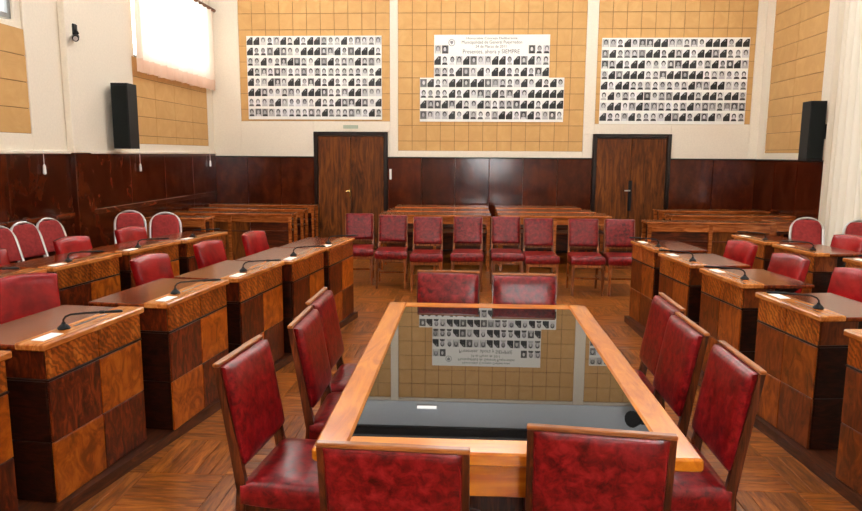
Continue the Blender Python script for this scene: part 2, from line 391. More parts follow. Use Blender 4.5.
# ---- doors
def door(name, x0, x1, zt, label, black=False):
    d = empty(name, ((x0+x1)/2, YB, 0)); w = (x1-x0)/2
    for s in (-1, 1):
        MB().cbox(s*w-(.07 if s > 0 else 0), s*w+(0 if s > 0 else .07), -.055, .03, 0, zt, .006).build('door_jamb', M_DFRAME, d)
        a, c = (.004, w-.072) if s > 0 else (-w+.072, -.004)
        lf = MB().cbox(a, c, -.03, .02, .01, zt-.075, .004).build('door_leaf', M_DOOR, d)
    MB().cbox(-w+.07, w-.07, -.055, .03, zt-.07, zt, .006).build('door_head', M_DFRAME, d)
    if black:
        p_ = MB().cbox(-.03, .03, -.045, -.03, .72, 1.24, .004).build('push_plate', M_BLACK, d)
        MB().tube([(-.01, -.045, 1.07), (-.01, -.085, 1.07), (-.10, -.085, 1.07)], .012, 8).build('lever_handle', M_CHROME, d)
    else:
        MB().cbox(-.028, -.006, -.04, -.03, .92, 1.06, .003).build('lock_plate', M_BRASS, d)
        MB().tube([(-.016, -.04, 1.02), (-.016, -.085, 1.02), (-.09, -.085, 1.015)], .011, 8).build('lever_handle', M_BRASS, d)
    tag(d, label, 'door', kind='structure')
door('door_1', *D1, 'double wooden door under the left poster of portraits')
door('door_2', *D2, 'double wooden door with black push plate under the right poster', True)
# light switch beside left door
sw = empty('light_switch', (-1.36, YB-.03, 1.32)); MB().cbox(-.02, .02, -.012, 0, -.09, .09, .004).build('plate', M_WHITE, sw)
MB().cbox(-.012, .012, -.018, -.012, .02, .07, .002).build('rocker', M_WHITE, sw); MB().cbox(-.012, .012, -.018, -.012, -.06, -.01, .002).build('rocker', M_WHITE, sw)
tag(sw, 'white light switch plate on the wainscot right of the left door', 'switch')
# small door sign
sg = MB().cbox(-2.19, -1.93, YB-.012, YB, 2.105, 2.165, .003).build('door_sign', M_GREEN)
tag(sg, 'small pale green sign plate above the left door', 'sign')
# dark cornice
cr = MB().cbox(XL, XR, YB-.12, YB, 4.84, ZC, .02).build('trim_1', M_DFRAME)
tag(cr, 'dark wooden cornice along the top of the back wall', 'cornice', kind='structure')

# ---- left wall with two high windows
wl = empty('wall_left', (XL, 4, 0)); tag(wl, 'cream left wall with tan tile panels under high windows', 'wall', kind='structure')
def lw(y0, y1, z0, z1): MB().box(-.25, -.03, y0-4, y1-4, z0, z1).build('wall_section', M_CREAM, wl)
W1 = (9.25, 11.7, 2.95, 4.35); W2 = (4.2, 6.8, 2.98, 4.35); W3 = (-1.8, 1.6, 2.98, 4.35)
lw(YR-.2, YB+.2, 0, 2.95); lw(YR-.2, YB+.2, 4.35, ZC)
lw(W1[1], YB+.2, 2.95, 4.35); lw(W2[1], W1[0], 2.95, 4.35); lw(W3[1], W2[0], 2.95, 4.35); lw(YR-.2, W3[0], 2.95, 4.35)
def lstrip(y0, y1, z0, z1, t=.03): MB().cbox(-.03, t-.03, y0-4, y1-4, z0, z1, .005).build('frame_strip', M_CREAM, wl)
LT = [(9.12, 11.74, 1.79, 2.95), (4.05, 6.9, 1.86, 2.9)]
lstrip(11.74, YB+.03, 1.665, ZC); lstrip(6.9, 9.12, 1.665, ZC); lstrip(YR, 4.05, 1.665, 2.9)
lstrip(9.12, 11.74, 1.665, 1.79); lstrip(4.05, 6.9, 1.665, 1.86)
for (y0, y1, z0, z1) in LT:
    MB().box(-.031, -.02, y0-4, y1-4, z0, z1).build('tile_bed', M_TILEBACK, wl)
    tiles(wl, y0-4, y1-4, z0, z1, lambda a, z: (-.02, a, z), tu=.65, tz=.262, wy=True)
# tile strip above / beside the curtained window
MB().box(-.031, -.02, 9.12-4, 11.74-4, 4.35, 4.8).build('tile_bed', M_TILEBACK, wl); tiles(wl, 9.12-4, 11.74-4, 4.36, 4.8, lambda a, z: (-.02, a, z), tu=.65, tz=.262, wy=True)
def lboard(parent, a, c): MB().cbox(-.03, .03, a-4+.002, c-4-.002, .1, 1.665, .004).build('wainscot_panel', M_WAIN, parent)
boards(wl, 7.83, YB-.03, 4, lboard); boards(wl, YR, 7.49, 10, lboard)
MB().cbox(-.03, .09, 3.49, 3.83, 0, 1.665, .008).build('wainscot_pilaster', M_WAIN, wl)
MB().cbox(-.0, .08, 3.49, 3.83, 1.665, ZC, .008).build('pilaster', M_CREAM, wl)
MB().cbox(-.03, .045, YR-4, YB-4.04, 1.655, 1.69, .006).build('wainscot_cap', M_CREAM, wl)
MB().cbox(.03, .045, YR-4, 3.49, .93, 1.0, .006).build('chair_rail', M_WAINR, wl); MB().cbox(.03, .045, 3.83, YB-4.05, .93, 1.0, .006).build('chair_rail', M_WAINR, wl)
MB().cbox(-.03, .05, YR-4, YB-4.05, 0, .1, .006).build('baseboard', M_DFRAME, wl)

def window(name, x, y0, y1, z0, z1, nm, label, inward=1, mat=M_GREYMETAL, t=.05, nz=1):
    w = empty(name, (x, (y0+y1)/2, z0)); hw = (y1-y0)/2; h = z1-z0
    for s in (-1, 1): MB().cbox(-.04, .04, s*hw-(t if s > 0 else 0), s*hw+(0 if s > 0 else t), 0, h, .004).build('window_frame', mat, w)
    MB().cbox(-.04, .04, -hw+t, hw-t, 0, t, .004).build('window_frame', mat, w); MB().cbox(-.04, .04, -hw+t, hw-t, h-t, h, .004).build('window_frame', mat, w)
    wid = (2*hw-2*t)/nm; hz = (h-2*t)/nz
    for i in range(nm):
        a = -hw+t+i*wid
        if i: MB().cbox(-.03, .03, a-.02, a+.02, t, h-t, .004).build('mullion', mat, w)
        for j in range(nz):
            MB().box(-.003, .003, a+.02, a+wid-.02, t+j*hz+.02, t+(j+1)*hz-.02).build('pane', M_PANE, w)
    for j in range(1, nz): MB().cbox(-.03, .03, -hw+t, hw-t, t+j*hz-.02, t+j*hz+.02, .004).build('transom', mat, w)
    tag(w, label, 'window', kind='structure')
window('window_1', XL-.14, *W1, 3, 'high window behind the sheer curtain on the left wall')
window('window_2', XL-.10, *W2, 3, 'uncurtained high window at the upper left edge')
window('window_3', XL-.14, *W3, 3, 'high window on the left wall beside the camera')

# ---- right wall with tall curtained windows
wr = empty('wall_right', (XR, 4, 0)); tag(wr, 'cream right wall with tan tile panel beside the tall window', 'wall', kind='structure')
RW = [(6.3, 9.35, .35, 4.3), (1.6, 4.8, .35, 4.3), (-2.6, .4, .35, 4.3)]
def rw_(y0, y1, z0, z1): MB().box(.03, .25, y0-4, y1-4, z0, z1).build('wall_section', M_CREAM, wr)
rw_(YR-.2, YB+.2, 4.3, ZC); rw_(YR-.2, YB+.2, 0, .35)
ys = [YR-.2] + [v for w in reversed(RW) for v in (w[0], w[1])] + [YB+.2]
for a, c in zip(ys[0::2], ys[1::2]): rw_(a, c, .35, 4.3)
def rstrip(y0, y1, z0, z1): MB().cbox(0, .03, y0-4, y1-4, z0, z1, .005).build('frame_strip', M_CREAM, wr)
rstrip(11.7, YB+.03, WZ, ZC); rstrip(9.45, 9.98, WZ, ZC); rstrip(9.98, 11.7, WZ, 1.72); rstrip(9.98, 11.7, 4.45, ZC)
MB().box(.02, .031, 5.98, 7.7, 1.72, 4.45).build('tile_bed', M_TILEBACK, wr)
tiles(wr, 5.98, 7.7, 1.72, 4.45, lambda a, z: (.008, a, z), tu=.86, tz=.268, wy=True)
def rboard(parent, a, c): MB().cbox(-.03, .03, a-4+.002, c-4-.002, .1, WZ, .004).build('wainscot_panel', M_WAIN, parent)
boards(wr, 9.68, YB-.03, 3, rboard)
MB().cbox(-.045, .03, 5.68, YB-4.05, WZ, WZ+.022, .006).build('wainscot_cap', M_DFRAME, wr)
MB().cbox(-.05, .03, 5.68, YB-4.05, 0, .1, .006).build('baseboard', M_DFRAME, wr)
for i, w in enumerate(RW):
    window('window_%d' % (4+i), XR+.14, *w, 3, ['tall window behind the cream curtain at the right edge', 'tall window on the right wall beside the desks', 'tall window on the right wall beside the camera'][i], mat=M_WHITE, nz=2)
# ---- rear wall (behind the camera)
wz = empty('wall_rear', (0, YR, 0)); tag(wz, 'cream wall behind the camera', 'wall', kind='structure')
RWX = (.15, 1.55, .95, 2.75)
for a in ((XL-.2, RWX[0], 0, ZC), (RWX[1], XR+.2, 0, ZC), (RWX[0], RWX[1], 0, RWX[2]), (RWX[0], RWX[1], RWX[3], ZC)):
    MB().box(a[0], a[1], -.2, 0, a[2], a[3]).build('wall_section', M_CREAM, wz)
window('window_7', 0, -.7, .7, RWX[2], RWX[3], 2, 'window in the wall behind the camera', mat=M_WHITE)
bpy.data.objects['window_7'].rotation_euler = (0, 0, PI/2); bpy.data.objects['window_7'].location = (.85, YR-.1, RWX[2])

# ---- daylight entering by the tall right windows and high left windows (the sky outside them)
def skylight(name, loc, rot, sx, sy, power):
    ld = bpy.data.lights.new(name, 'AREA'); ld.shape = 'RECTANGLE'; ld.size = sx; ld.size_y = sy; ld.energy = power; ld.color = (1, .98, .95)
    o = bpy.data.objects.new(name, ld); COL.objects.link(o); o.location = loc; o.rotation_euler = rot
    o['label'] = 'daylight outside ' + name.replace('_', ' '); o['category'] = 'light'
for i, w in enumerate(RW):
    skylight('daylight_window', (XR+.45, (w[0]+w[1])/2, (w[2]+w[3])/2), (0, PI/2, 0), w[3]-w[2], w[1]-w[0], WINDOW_POWER)
skylight('daylight_window', (.85, YR-.35, 1.85), (PI/2, 0, 0), 1.4, 1.8, 200.0)
for w in (W1, W2, W3):
    skylight('daylight_window', (XL-.45, (w[0]+w[1])/2, (w[2]+w[3])/2), (0, -PI/2, 0), w[3]-w[2], w[1]-w[0], WINDOW_POWER*1.7)

# ---- ceiling lamps, out of view, hung low to brighten the upper walls
def make_lamp():
    r = empty('pendant_lamp', (0, 0, ZC)); tag(r, '', 'ceiling lamp', 'fluorescent pendant lamps')
    MB().cbox(-.75, .75, -.06, .06, -.72, -.68, .01).build('housing', M_WHITE, r)
    for t in (-1, 1): MB().tube([(t*.5, 0, -.68), (t*.5, 0, 0)], .008, 6).build('rod', M_WHITE, r)
    for t in (-1, 1): MB().tube([(-.72, t*.085, -.73), (.72, t*.085, -.73)], .03, 10).build('tube', M_LAMP, r)
    return r
lp = make_lamp()
for iy, yy in enumerate((-1.2, 1.9, 5.0, 8.1, 10.3)):  # last row is added fill that brightens the upper back wall
    for ix, xx in enumerate((-2.6, .2, 3.0)):
        place(lp, (xx, yy, ZC+(.45 if iy == 4 else 0)), 0, 'twin-tube pendant lamp overhead, %s row from the back wall, %s one' % (['fifth', 'fourth', 'third', 'second', 'first'][iy], ['left', 'middle', 'right'][ix]))

# ------------------------------------------------------------------ curtains
def curtain(name, x, y0, y1, z0, z1, folds, amp, mat, hem=None, label='', seed=3, drop=0):
    rr = random.Random(seed); c = empty(name, (x, (y0+y1)/2, z0)); n = folds*8; rows = 6
    ph = [rr.uniform(-.5, .5) for _ in range(folds+2)]
    def grid(za, zb, r):
        V = []; F = []
        for j in range(r+1):
            z = za+(zb-za)*j/r
            for i in range(n+1):
                u = i/n; k = u*folds; kk = int(k)
                p = ph[min(kk, folds)]*(1-(k-kk))+ph[min(kk+1, folds+1)]*(k-kk)
                t = (z-z0)/(z1-z0)
                a = amp*(1.15-.45*t)
                V.append((a*math.sin(2*PI*k+p*2)+.3*a*math.sin(5.1*k), y0+(y1-y0)*u+.012*math.sin(2*PI*k+1.2)-(y0+y1)/2, z-z0+drop*math.sin(2*PI*k*.5)*(1-t)))
        for j in range(r):
            for i in range(n): F.append((j*(n+1)+i, j*(n+1)+i+1, (j+1)*(n+1)+i+1, (j+1)*(n+1)+i))
        return V, F
    def sheet(za, zb, r, nm, mt_):
        mb = MB(); V, F = grid(za, zb, r); mb.add(V, F); mb.smooth = True
        me = bpy.data.meshes.new(nm); me.from_pydata(mb.v, [], mb.f)
        for p_ in me.polygons: p_.use_smooth = True
        me.materials.append(mt_); link(nm, me, c)
    hz = z0+(hem or 0)
    sheet(hz, z1, rows, 'cloth', mat)
    if hem: sheet(z0, hz, 2, 'hem', M_HEM)
    tag(c, label, 'curtain')
    return c
curtain('sheer_curtain', XL+.10, 9.08, 11.9, 2.74, 4.06+.02, 15, .034, M_CURT, .17, 'sheer pinkish curtain over the high left window', drop=.012)
rod = empty('curtain_rod', (XL, 10.5, 4.09)); MB().tube([(.10, -1.55, 0), (.10, 1.47, 0)], .028, 10).build('pole', M_RODW, rod)
for yy in (-1.5, 0, 1.4): MB().cbox(-.03, .10, yy-.012, yy+.012, -.012, .012, .003).build('bracket', M_RODW, rod)
tag(rod, 'dark wooden curtain rod above the sheer curtain', 'curtain rod')
lbl = ['cream curtain hanging full height at the right edge', 'cream curtain on the right wall beside the desks', 'cream curtain on the right wall beside the camera']
for i, w in enumerate(RW):
    curtain('long_curtain', XR-.12, w[0]-.2, w[1]+.17, .08, 4.5, 20, .035, M_CURT2, None, lbl[i], seed=5+i)
    rd = empty('curtain_rail', (XR, (w[0]+w[1])/2, 4.53)); MB().tube([(-.12, -(w[1]-w[0])/2-.25, 0), (-.12, (w[1]-w[0])/2+.3, 0)], .025, 8).build('pole', M_RODW, rd)
    for s in (-1, 1): MB().cbox(-.12, .03, s*1.4-.012, s*1.4+.012, -.012, .012, .003).build('bracket', M_RODW, rd)
    tag(rd, ['wooden rail carrying the right edge curtain', 'wooden curtain rail beside the desks on the right', 'wooden curtain rail beside the camera on the right'][i], 'curtain rail')
def cord(y, z0, z1, label):
    c = empty('curtain_cord', (XL+.06, y, z0)); MB().tube([(0, 0, .1), (0, 0, z1-z0)], .003, 6).build('cord', M_WHITE, c)  # curtain cord with a white pull weight
    MB().lathe([(.004, .11), (.014, .09), (.018, .01), (.010, 0)], 10).build('pull', M_WHITE, c); tag(c, label, 'cord')
cord(6.96, 1.44, 1.70, 'white curtain cord pull hanging at the far left of the wainscot')
cord(9.07, 1.42, 1.78, 'white curtain cord pull hanging below the left loudspeaker')
cord(11.6, 1.44, 1.75, 'white curtain cord pull hanging near the back left corner')

# ------------------------------------------------------------------ loudspeakers, camera
def speaker(loc, side, label):
    s = empty('loudspeaker', loc); h = .80
    b_ = MB(); b_.poly([(-.12, .12), (-.10, -.14), (.10, -.14), (.12, .12)], 0, h); b_.build('cabinet', M_BLACK, s)
    MB().cbox(-.09, .09, -.152, -.138, .03, h-.03, .006).build('grille', M_GRILLE, s)
    MB().cbox(*((-.16, -.10) if side < 0 else (.10, .19)), .02, .09, .3, .5, .006).build('bracket', M_BLACK, s)
    s.rotation_euler = (0, 0, .12 if side < 0 else -.12)
    tag(s, label, 'loudspeaker')
speaker((XL+.175, 8.50, 1.72), -1, 'tall black loudspeaker mounted on the left wall')
speaker((XR-.20, 9.72, 1.61), 1, 'tall black loudspeaker mounted on the right wall by the curtain')
cc = empty('security_camera', (XL+.05, 7.66, 2.95))
MB().cbox(0, .05, -.04, .04, .02, .14, .01).build('mount', M_BLACK, cc)
MB().tube([(.05, 0, .07), (.10, -.05, .03)], .012, 8).build('arm', M_BLACK, cc)
hb = MB().tube([(.06, -.02, .0), (.12, -.14, -.04)], [.032, .036], 12); hb.build('camera_body', M_BLACK, cc)
MB().tube([(.12, -.14, -.04), (.125, -.15, -.043)], .024, 12).build('lens', M_CHROME, cc)
MB().tube([(.012, 0, .03), (.012, 0, -.55)], .004, 6).build('cable', M_WHITE, cc)
tag(cc, 'small black security camera on the left wall pilaster', 'camera')
# black twin spotlight high on the back wall (seen mirrored in the table glass)
sp = empty('wall_spotlight', (3.25, YB, 4.5)); MB().cbox(-.06, .06, -.05, 0, -.05, .2, .01).build('mount', M_BLACK, sp)
for s in (-1, 1):
    MB().tube([(s*.04, -.05, .06), (s*.16, -.2, .02), (s*.30, -.34, -.02)], [.06, .11, .15], 12).build('spot_head', M_BLACK, sp)
tag(sp, 'black twin spotlight high on the back wall above the right poster', 'spotlight')
wlp = empty('wall_light', (-.70, YB, 4.46)); MB().cbox(-.19, .19, -.06, 0, -.035, .035, .01).build('housing', M_WHITE, wlp)
MB().cbox(-.18, .18, -.075, -.06, -.028, .028, .006).build('diffuser', emit('wall_lamp', (1, .97, .92, 1), 5.0), wlp)
tag(wlp, 'slim white wall light above the middle poster', 'wall light')

# ------------------------------------------------------------------ portrait posters
def quad(mb, cols, pts, col):
    o = len(mb.v); mb.v += pts; mb.f.append(tuple(range(o, o+len(pts)))); cols += [col]*len(pts)
def portraits(rects, rr, dmix=.35):
    """rects: (x, z, w, h) lower-left corners; flat print just off the sheet"""
    mb = MB(); cols = []
    for (x, z, w, h) in rects:
        g = lambda v, a=0: (v, v*rr.uniform(.96, 1.0), v*rr.uniform(.92, 1.0), 1)
        y0 = -.0010; t = rr.random()
        if t < dmix:      # dark placeholder silhouette
            quad(mb, cols, [(x, y0, z), (x+w, y0, z), (x+w, y0, z+h), (x, y0, z+h)], g(rr.uniform(.006, .02)))
            quad(mb, cols, [(x, y0-.0006, z+h*.45), (x+w*.62, y0-.0006, z+h), (x, y0-.0006, z+h)], g(.85))
            quad(mb, cols, [(x+w*.5, y0-.0006, z+h*.6), (x+w*.8, y0-.0006, z+h*.75), (x+w*.62, y0-.0006, z+h*.95)], g(.25))
        else:
            bgc = rr.choice([.75, .85, .5, .3, .65, .12, .9]); quad(mb, cols, [(x, y0, z), (x+w, y0, z), (x+w, y0, z+h), (x, y0, z+h)], g(bgc))
            cx = x+w*.5+rr.uniform(-.06, .06)*w; cz = z+h*.6; hair = rr.choice([.015, .03, .06, .15, .02]); fc = rr.choice([.55, .45, .65, .35])
            body = rr.choice([.02, .05, .15, .5, .7])
            quad(mb, cols, [(x+w*.06, y0-.0005, z), (x+w*.94, y0-.0005, z), (x+w*.80, y0-.0005, z+h*.27), (x+w*.2, y0-.0005, z+h*.27)], g(body))
            ell = lambda rx, rz, oz, yy, n=8: [(cx+rx*w*math.cos(2*PI*k/n), yy, cz+oz*h+rz*h*math.sin(2*PI*k/n)) for k in range(n)]
            quad(mb, cols, ell(.33, .36, .03, y0-.0010), g(hair)); quad(mb, cols, ell(.22, .27, -.06, y0-.0015), g(fc))
    me = bpy.data.meshes.new('portrait_prints'); me.from_pydata(mb.v, [], mb.f)
    ca = me.color_attributes.new('Col', 'FLOAT_COLOR', 'POINT')
    for i, c in enumerate(cols): ca.data[i].color = c
    me.materials.append(M_INK)
    return me
def grid_rects(x0, x1, z0, z1, nx, nz, fw=.91, fh=.75):
    pw, ph = (x1-x0)/nx, (z1-z0)/nz
    return [(x0+(i+(1-fw)/2)*pw, z0+(j+(1-fh)/2)*ph, fw*pw, fh*ph) for j in range(nz) for i in range(nx)]
def text(body, size, loc, parent, mat=None, width=None):
    cu = bpy.data.curves.new('lettering', 'FONT'); cu.body = body; cu.size = size; cu.align_x = 'CENTER'; cu.align_y = 'CENTER'
    cu.resolution_u = 3
    tmp = bpy.data.objects.new('tmp_text', cu); COL.objects.link(tmp)
    dg = bpy.context.evaluated_depsgraph_get(); me = bpy.data.meshes.new_from_object(tmp.evaluated_get(dg)); me.name = 'lettering'
    bpy.data.objects.remove(tmp)
    if width:
        xs = [v.co.x for v in me.vertices]; k = width/(max(xs)-min(xs))
        for v in me.vertices: v.co.x *= k
    me.materials.clear(); me.materials.append(mat or M_TEXT)
    o = link('lettering', me, parent, loc); o.rotation_euler = (PI/2, 0, 0); o['kind'] = 'stuff'
    return o
def poster(name, sheets, rects, label, seed, dmix):
    po = empty(name, (0, YB-.004, 0))
    for (x0, x1, z0, z1) in sheets: MB().box(x0, x1, -.0015, .004+.012, z0, z1).build('sheet', M_PAPER, po)
    o = link('portrait_prints', portraits(rects, random.Random(seed), dmix), po, (0, -.0015, 0)); o['kind'] = 'stuff'
    tag(po, label, 'poster', 'portrait posters')
    return po
p1 = PST[0]; poster('portrait_poster', [p1], grid_rects(p1[0]+.0, p1[1]-.0, p1[2]+.03, p1[3]-.0, 20, 8), 'white poster of eight rows of portraits above the left door', 11, .28)
p3 = PST[2]; poster('portrait_poster', [p3], grid_rects(p3[0], p3[1], p3[2]+.03, p3[3], 20, 8), 'white poster of eight rows of portraits at the right', 13, .33)
pw_ = (1.35+.61)/16
rc = grid_rects(-.85, 1.61, 2.25, 2.97, 20, 4) + grid_rects(-.61, 1.35, 2.97, 3.35, 16, 2)
rc += [(-.61+.012+i*pw_, 3.37, pw_*.9, .135) for i in (0, 1)] + [(1.35+.012-(i+1)*pw_, 3.37, pw_*.9, .135) for i in (0, 1, 2)]
pm = poster('portrait_poster', [(-.85, 1.61, 2.23, 2.97), (-.61, 1.35, 2.97, 3.68)], rc, 'stepped white poster with printed heading and crest, middle of the wall', 12, .36)
text('Honorable Concejo Deliberante', .055, (.37, -.003, 3.62), pm, width=.86)
text('Municipalidad de General Pueyrredon', .075, (.37, -.003, 3.555), pm, width=1.02)
text('24 de Marzo de 2011', .065, (.36, -.003, 3.485), pm, width=.52)
text('Presentes, ahora y SIEMPRE', .095, (.36, -.003, 3.40), pm, width=.96)
# crest: shield in a ring
cb = MB(); n = 20
for k in range(n):
    a, c = 2*PI*k/n, 2*PI*(k+1)/n
    cb.add([(r*math.cos(t), 0, r*math.sin(t)*1.05) for t in (a, c) for r in (.046, .056)], [(0, 1, 3, 2)])
cb.add([(-.026, 0, .03), (.026, 0, .03), (.026, 0, -.005), (0, 0, -.034), (-.026, 0, -.005)], [(0, 1, 2, 3, 4)])
cb.build('crest', plain('crest_grey', c3(140, 140, 142), .7), pm, (-.31, -.003, 3.55))

# ------------------------------------------------------------------ council table
TX0, TX1, TY0, TY1, TZ = -.4756, .7249, 1.978, 4.097, .7717
tb = empty('council_table', ((TX0+TX1)/2, (TY0+TY1)/2, 0)); tag(tb, 'long honey wood table with an inset dark glass top', 'table')
hx, hy, fw = (TX1-TX0)/2, (TY1-TY0)/2, .108
for s in (-1, 1):
    a, c = sorted((s*hx, s*(hx-fw))); MB().cbox(a, c, -hy, hy, TZ-.045, TZ, .008).build('frame_board', M_TABLE, tb)
    a, c = sorted((s*hy, s*(hy-fw))); MB().cbox(-hx+fw, hx-fw, a, c, TZ-.045, TZ-.0006, .006).build('frame_board', M_TABLEX, tb)
    a, c = sorted((s*(hx-.07), s*(hx-.095))); MB().cbox(a, c, -hy+.07, hy-.07, TZ-.19, TZ-.045, .004).build('apron', M_TABLE, tb)
    a, c = sorted((s*(hy-.05), s*(hy-.075))); MB().cbox(-hx+.095, hx-.095, a, c, TZ-.17, TZ-.045, .004).build('apron', M_TABLEX, tb)
    MB().leg((0, s*.5, .07), (0, s*.5, TZ-.045), (.16, .05), (.20, .05)).build('pedestal', M_CHAIRWOOD, tb)
    MB().cbox(-.22, .22, s*.5-.06, s*.5+.06, 0, .07, .012).build('foot', M_CHAIRWOOD, tb)
MB().cbox(-.02, .02, -.45, .45, .2, .32, .006).build('stretcher', M_CHAIRWOOD, tb)
MB().cbox(-hx+fw+.001, hx-fw-.001, -hy+fw+.001, hy-fw-.001, TZ-.03, TZ-.003, .002).build('glass_top', M_GLASS, tb)
MB().cbox(-hx+.08, hx-.08, -hy+.06, -hy+.09+.0, TZ-.055, TZ-.045, .003).build('edge_bead', M_TABLEX, tb)

# ------------------------------------------------------------------ framed red chair (origin: below the top of the back, facing -Y local)
def make_chair(row=False):
    r = empty('upholstered_chair'); tag(r, '', 'chair', 'red leather chairs with wooden frames')
    W, T = (.19, .885) if row else (.205, .92)           # half width, height
    WD = M_ROWWOOD if row else M_CHAIRWOOD
    lean = lambda z: -.085*max(0, (T-z)/(T-.44)) if z > .44 else -.085+.05*(.44-z)/.44   # y of the back plane, 0 at the top
    for s in (-1, 1):
        x = s*(W-.0105)
        mb = MB(); q = lambda z, hx_, hy_: [(x-hx_, lean(z)-hy_, z), (x+hx_, lean(z)-hy_, z), (x+hx_, lean(z)+hy_, z), (x-hx_, lean(z)+hy_, z)]
        zs = [(0, .012, .013), (.25, .013, .017), (.44, .013, .021), (.6, .010, .017), (T-.014, .009, .011)]
        for a, c in zip(zs, zs[1:]): mb.hexa(q(*a), q(*c))
        mb.build('leg', WD, r)
        xf_ = s*(W+.0); mb = MB()
        mb.leg((xf_-s*.012, -.515, 0), (xf_-s*.018, -.50, .405), (.012, .012), (.02, .02)); mb.build('leg', WD, r)
        MB().leg((x, -.49, .335), (x, -.10, .335), (.010, .0), (.010, .0)) if False else None
        MB().cbox(x-.011, x+.011, -.49, -.09, .335, .385, .004).build('seat_rail', WD, r)
        MB().cbox(x-.008, x+.008, -.49, -.06, .16, .185, .003).build('stretcher', WD, r)
    MB().cbox(-W+.02, W-.02, -.515, -.49, .335, .385, .004).build('seat_rail', WD, r)
    MB().cbox(-W+.03, W-.03, -.11, -.085, .335, .385, .004).build('seat_rail', WD, r)
    MB().cbox(-W+.02, W-.02, -.30, -.28, .16, .182, .003).build('stretcher', WD, r)
    # top rail
    if row: MB().cbox(-W+.02, W-.02, -.012, .010, T-.03, T-.012, .004).build('top_rail', WD, r)
    else: MB().cbox(-W, W, -.012, .012, T-.014, T, .003).build('top_rail', M_RAILWOOD, r)
    mb = MB().cbox(-W+.03, W-.03, lean(.53)-.014, lean(.53)+.014, .515, .545, .004); mb.build('back_rail', WD, r)
    # back pad: sheared along the lean
    zc, hh = (.712, .335) if row else (.722, .364)
    pw0 = .335 if row else .372
    def fn(p, a, c):
        z = zc+p[2]; return (p[0]*(1.06 if p[1] < 0 else 1.0), p[1]+lean(z)-(.008 if p[1] < 0 else 0), z)
    pd = MB(); pd.pad(pw0, hh, .042, .020, 14, .55, 10, fn); o = pd.build('back_pad', M_RED, r)
    pp = []
    for k in range(40):
        t = 2*PI*k/40; u = math.copysign(abs(math.cos(t))**.22, math.cos(t)); v = math.copysign(abs(math.sin(t))**.22, math.sin(t))
        z = zc+v*(hh/2-.008); pp.append((u*(pw0/2-.006), lean(z)+.0135, z))
    MB().tube(pp, .0035, 5, True).build('piping', M_RED, o)
    # seat
    st = MB(); st.pad(.405 if row else .445, .45, .055, .06, 12, .6, 10, lambda p, a, c: ((p[0]*(1.0-.05*(c+1)/2)), -.305+p[2], .425-p[1]))
    o = st.build('seat', M_RED, r)
    pp = []
    for k in range(40):
        t = 2*PI*k/40; u = math.copysign(abs(math.cos(t))**.22, math.cos(t)); v = math.copysign(abs(math.sin(t))**.22, math.sin(t))
        pp.append((u*(.196 if row else .216)*(1-.05*(v+1)/2), -.305+v*.216, .446))
    MB().tube(pp, .004, 5, True).build('piping', M_RED, o)
    return r
ch = make_chair(); ch_row = make_chair(True)
# top-of-back centre (x, y), heading (0 = faces -Y)
for (x, y, rz, lb) in [
    (-.19, 1.69, PI-.05, 'red leather chair at the near table end, back to the camera, left one'),
    (.38, 1.83, PI-.12, 'red leather chair at the near table end, back to the camera, right one'),
    (-.8865, 2.539, PI/2-.10, 'red leather chair on the left table side nearest the camera'),
    (-.7825, 3.105, PI/2, 'red leather chair on the left table side, middle of three'),
    (-.811, 3.584, PI/2-.02, 'red leather chair on the left table side farthest from the camera'),
    (1.0605, 2.598, -PI/2, 'red leather chair on the right table side nearest the camera'),
    (1.037, 3.1155, -PI/2+.01, 'red leather chair on the right table side, middle of three'),
    (1.0825, 3.589, -PI/2-.01, 'red leather chair on the right table side farthest from the camera'),
    (-.12, 4.408, -.05, 'red leather chair facing the camera at the far table end, left one'),
    (.371, 4.346, -.01, 'red leather chair facing the camera at the far table end, right one')]:
    place(ch, (x, y, 0), rz, lb)
ordn = ['first', 'second', 'third', 'fourth', 'fifth', 'sixth', 'seventh', 'eighth']
rr = random.Random(4)
for i, (x, y) in enumerate([(-1.45, 9.06), (-.975, 8.86), (-.505, 8.66), (.008, 8.75), (.497, 8.82), (.895, 8.64), (1.455, 8.62), (1.905, 8.62)]):
    place(ch_row, (x, y, 0), [0.10, .05, .02, -.02, .0, .02, -.02, -.04][i], 'red leather chair in the row below the back wall, %s from the left' % ordn[i])

# ------------------------------------------------------------------ platforms (low plinths carrying the desks)
pl = MB().poly([(-2.22, .6), (-1.83, 3.0), (-1.60, 4.3), (-1.12, 6.82), (-2.30, 6.97), (-2.45, 8.9), (XL+.052, 8.9), (XL+.052, .6)], 0, .06).build('trim_2', M_PLINTH)
tag(pl, 'low dark wooden plinth under the left desks', 'plinth', kind='structure')
pr = MB().poly([(2.12, .6), (1.93, 2.7), (1.84, 3.9), (1.66, 5.4), (1.61, 6.86), (2.40, 6.95), (2.75, 8.4), (XR-.2, 8.4), (XR-.2, .6)], 0, .06).build('trim_3', M_PLINTH)
tag(pr, 'low dark wooden plinth under the right desks', 'plinth', kind='structure')
PZ = .06

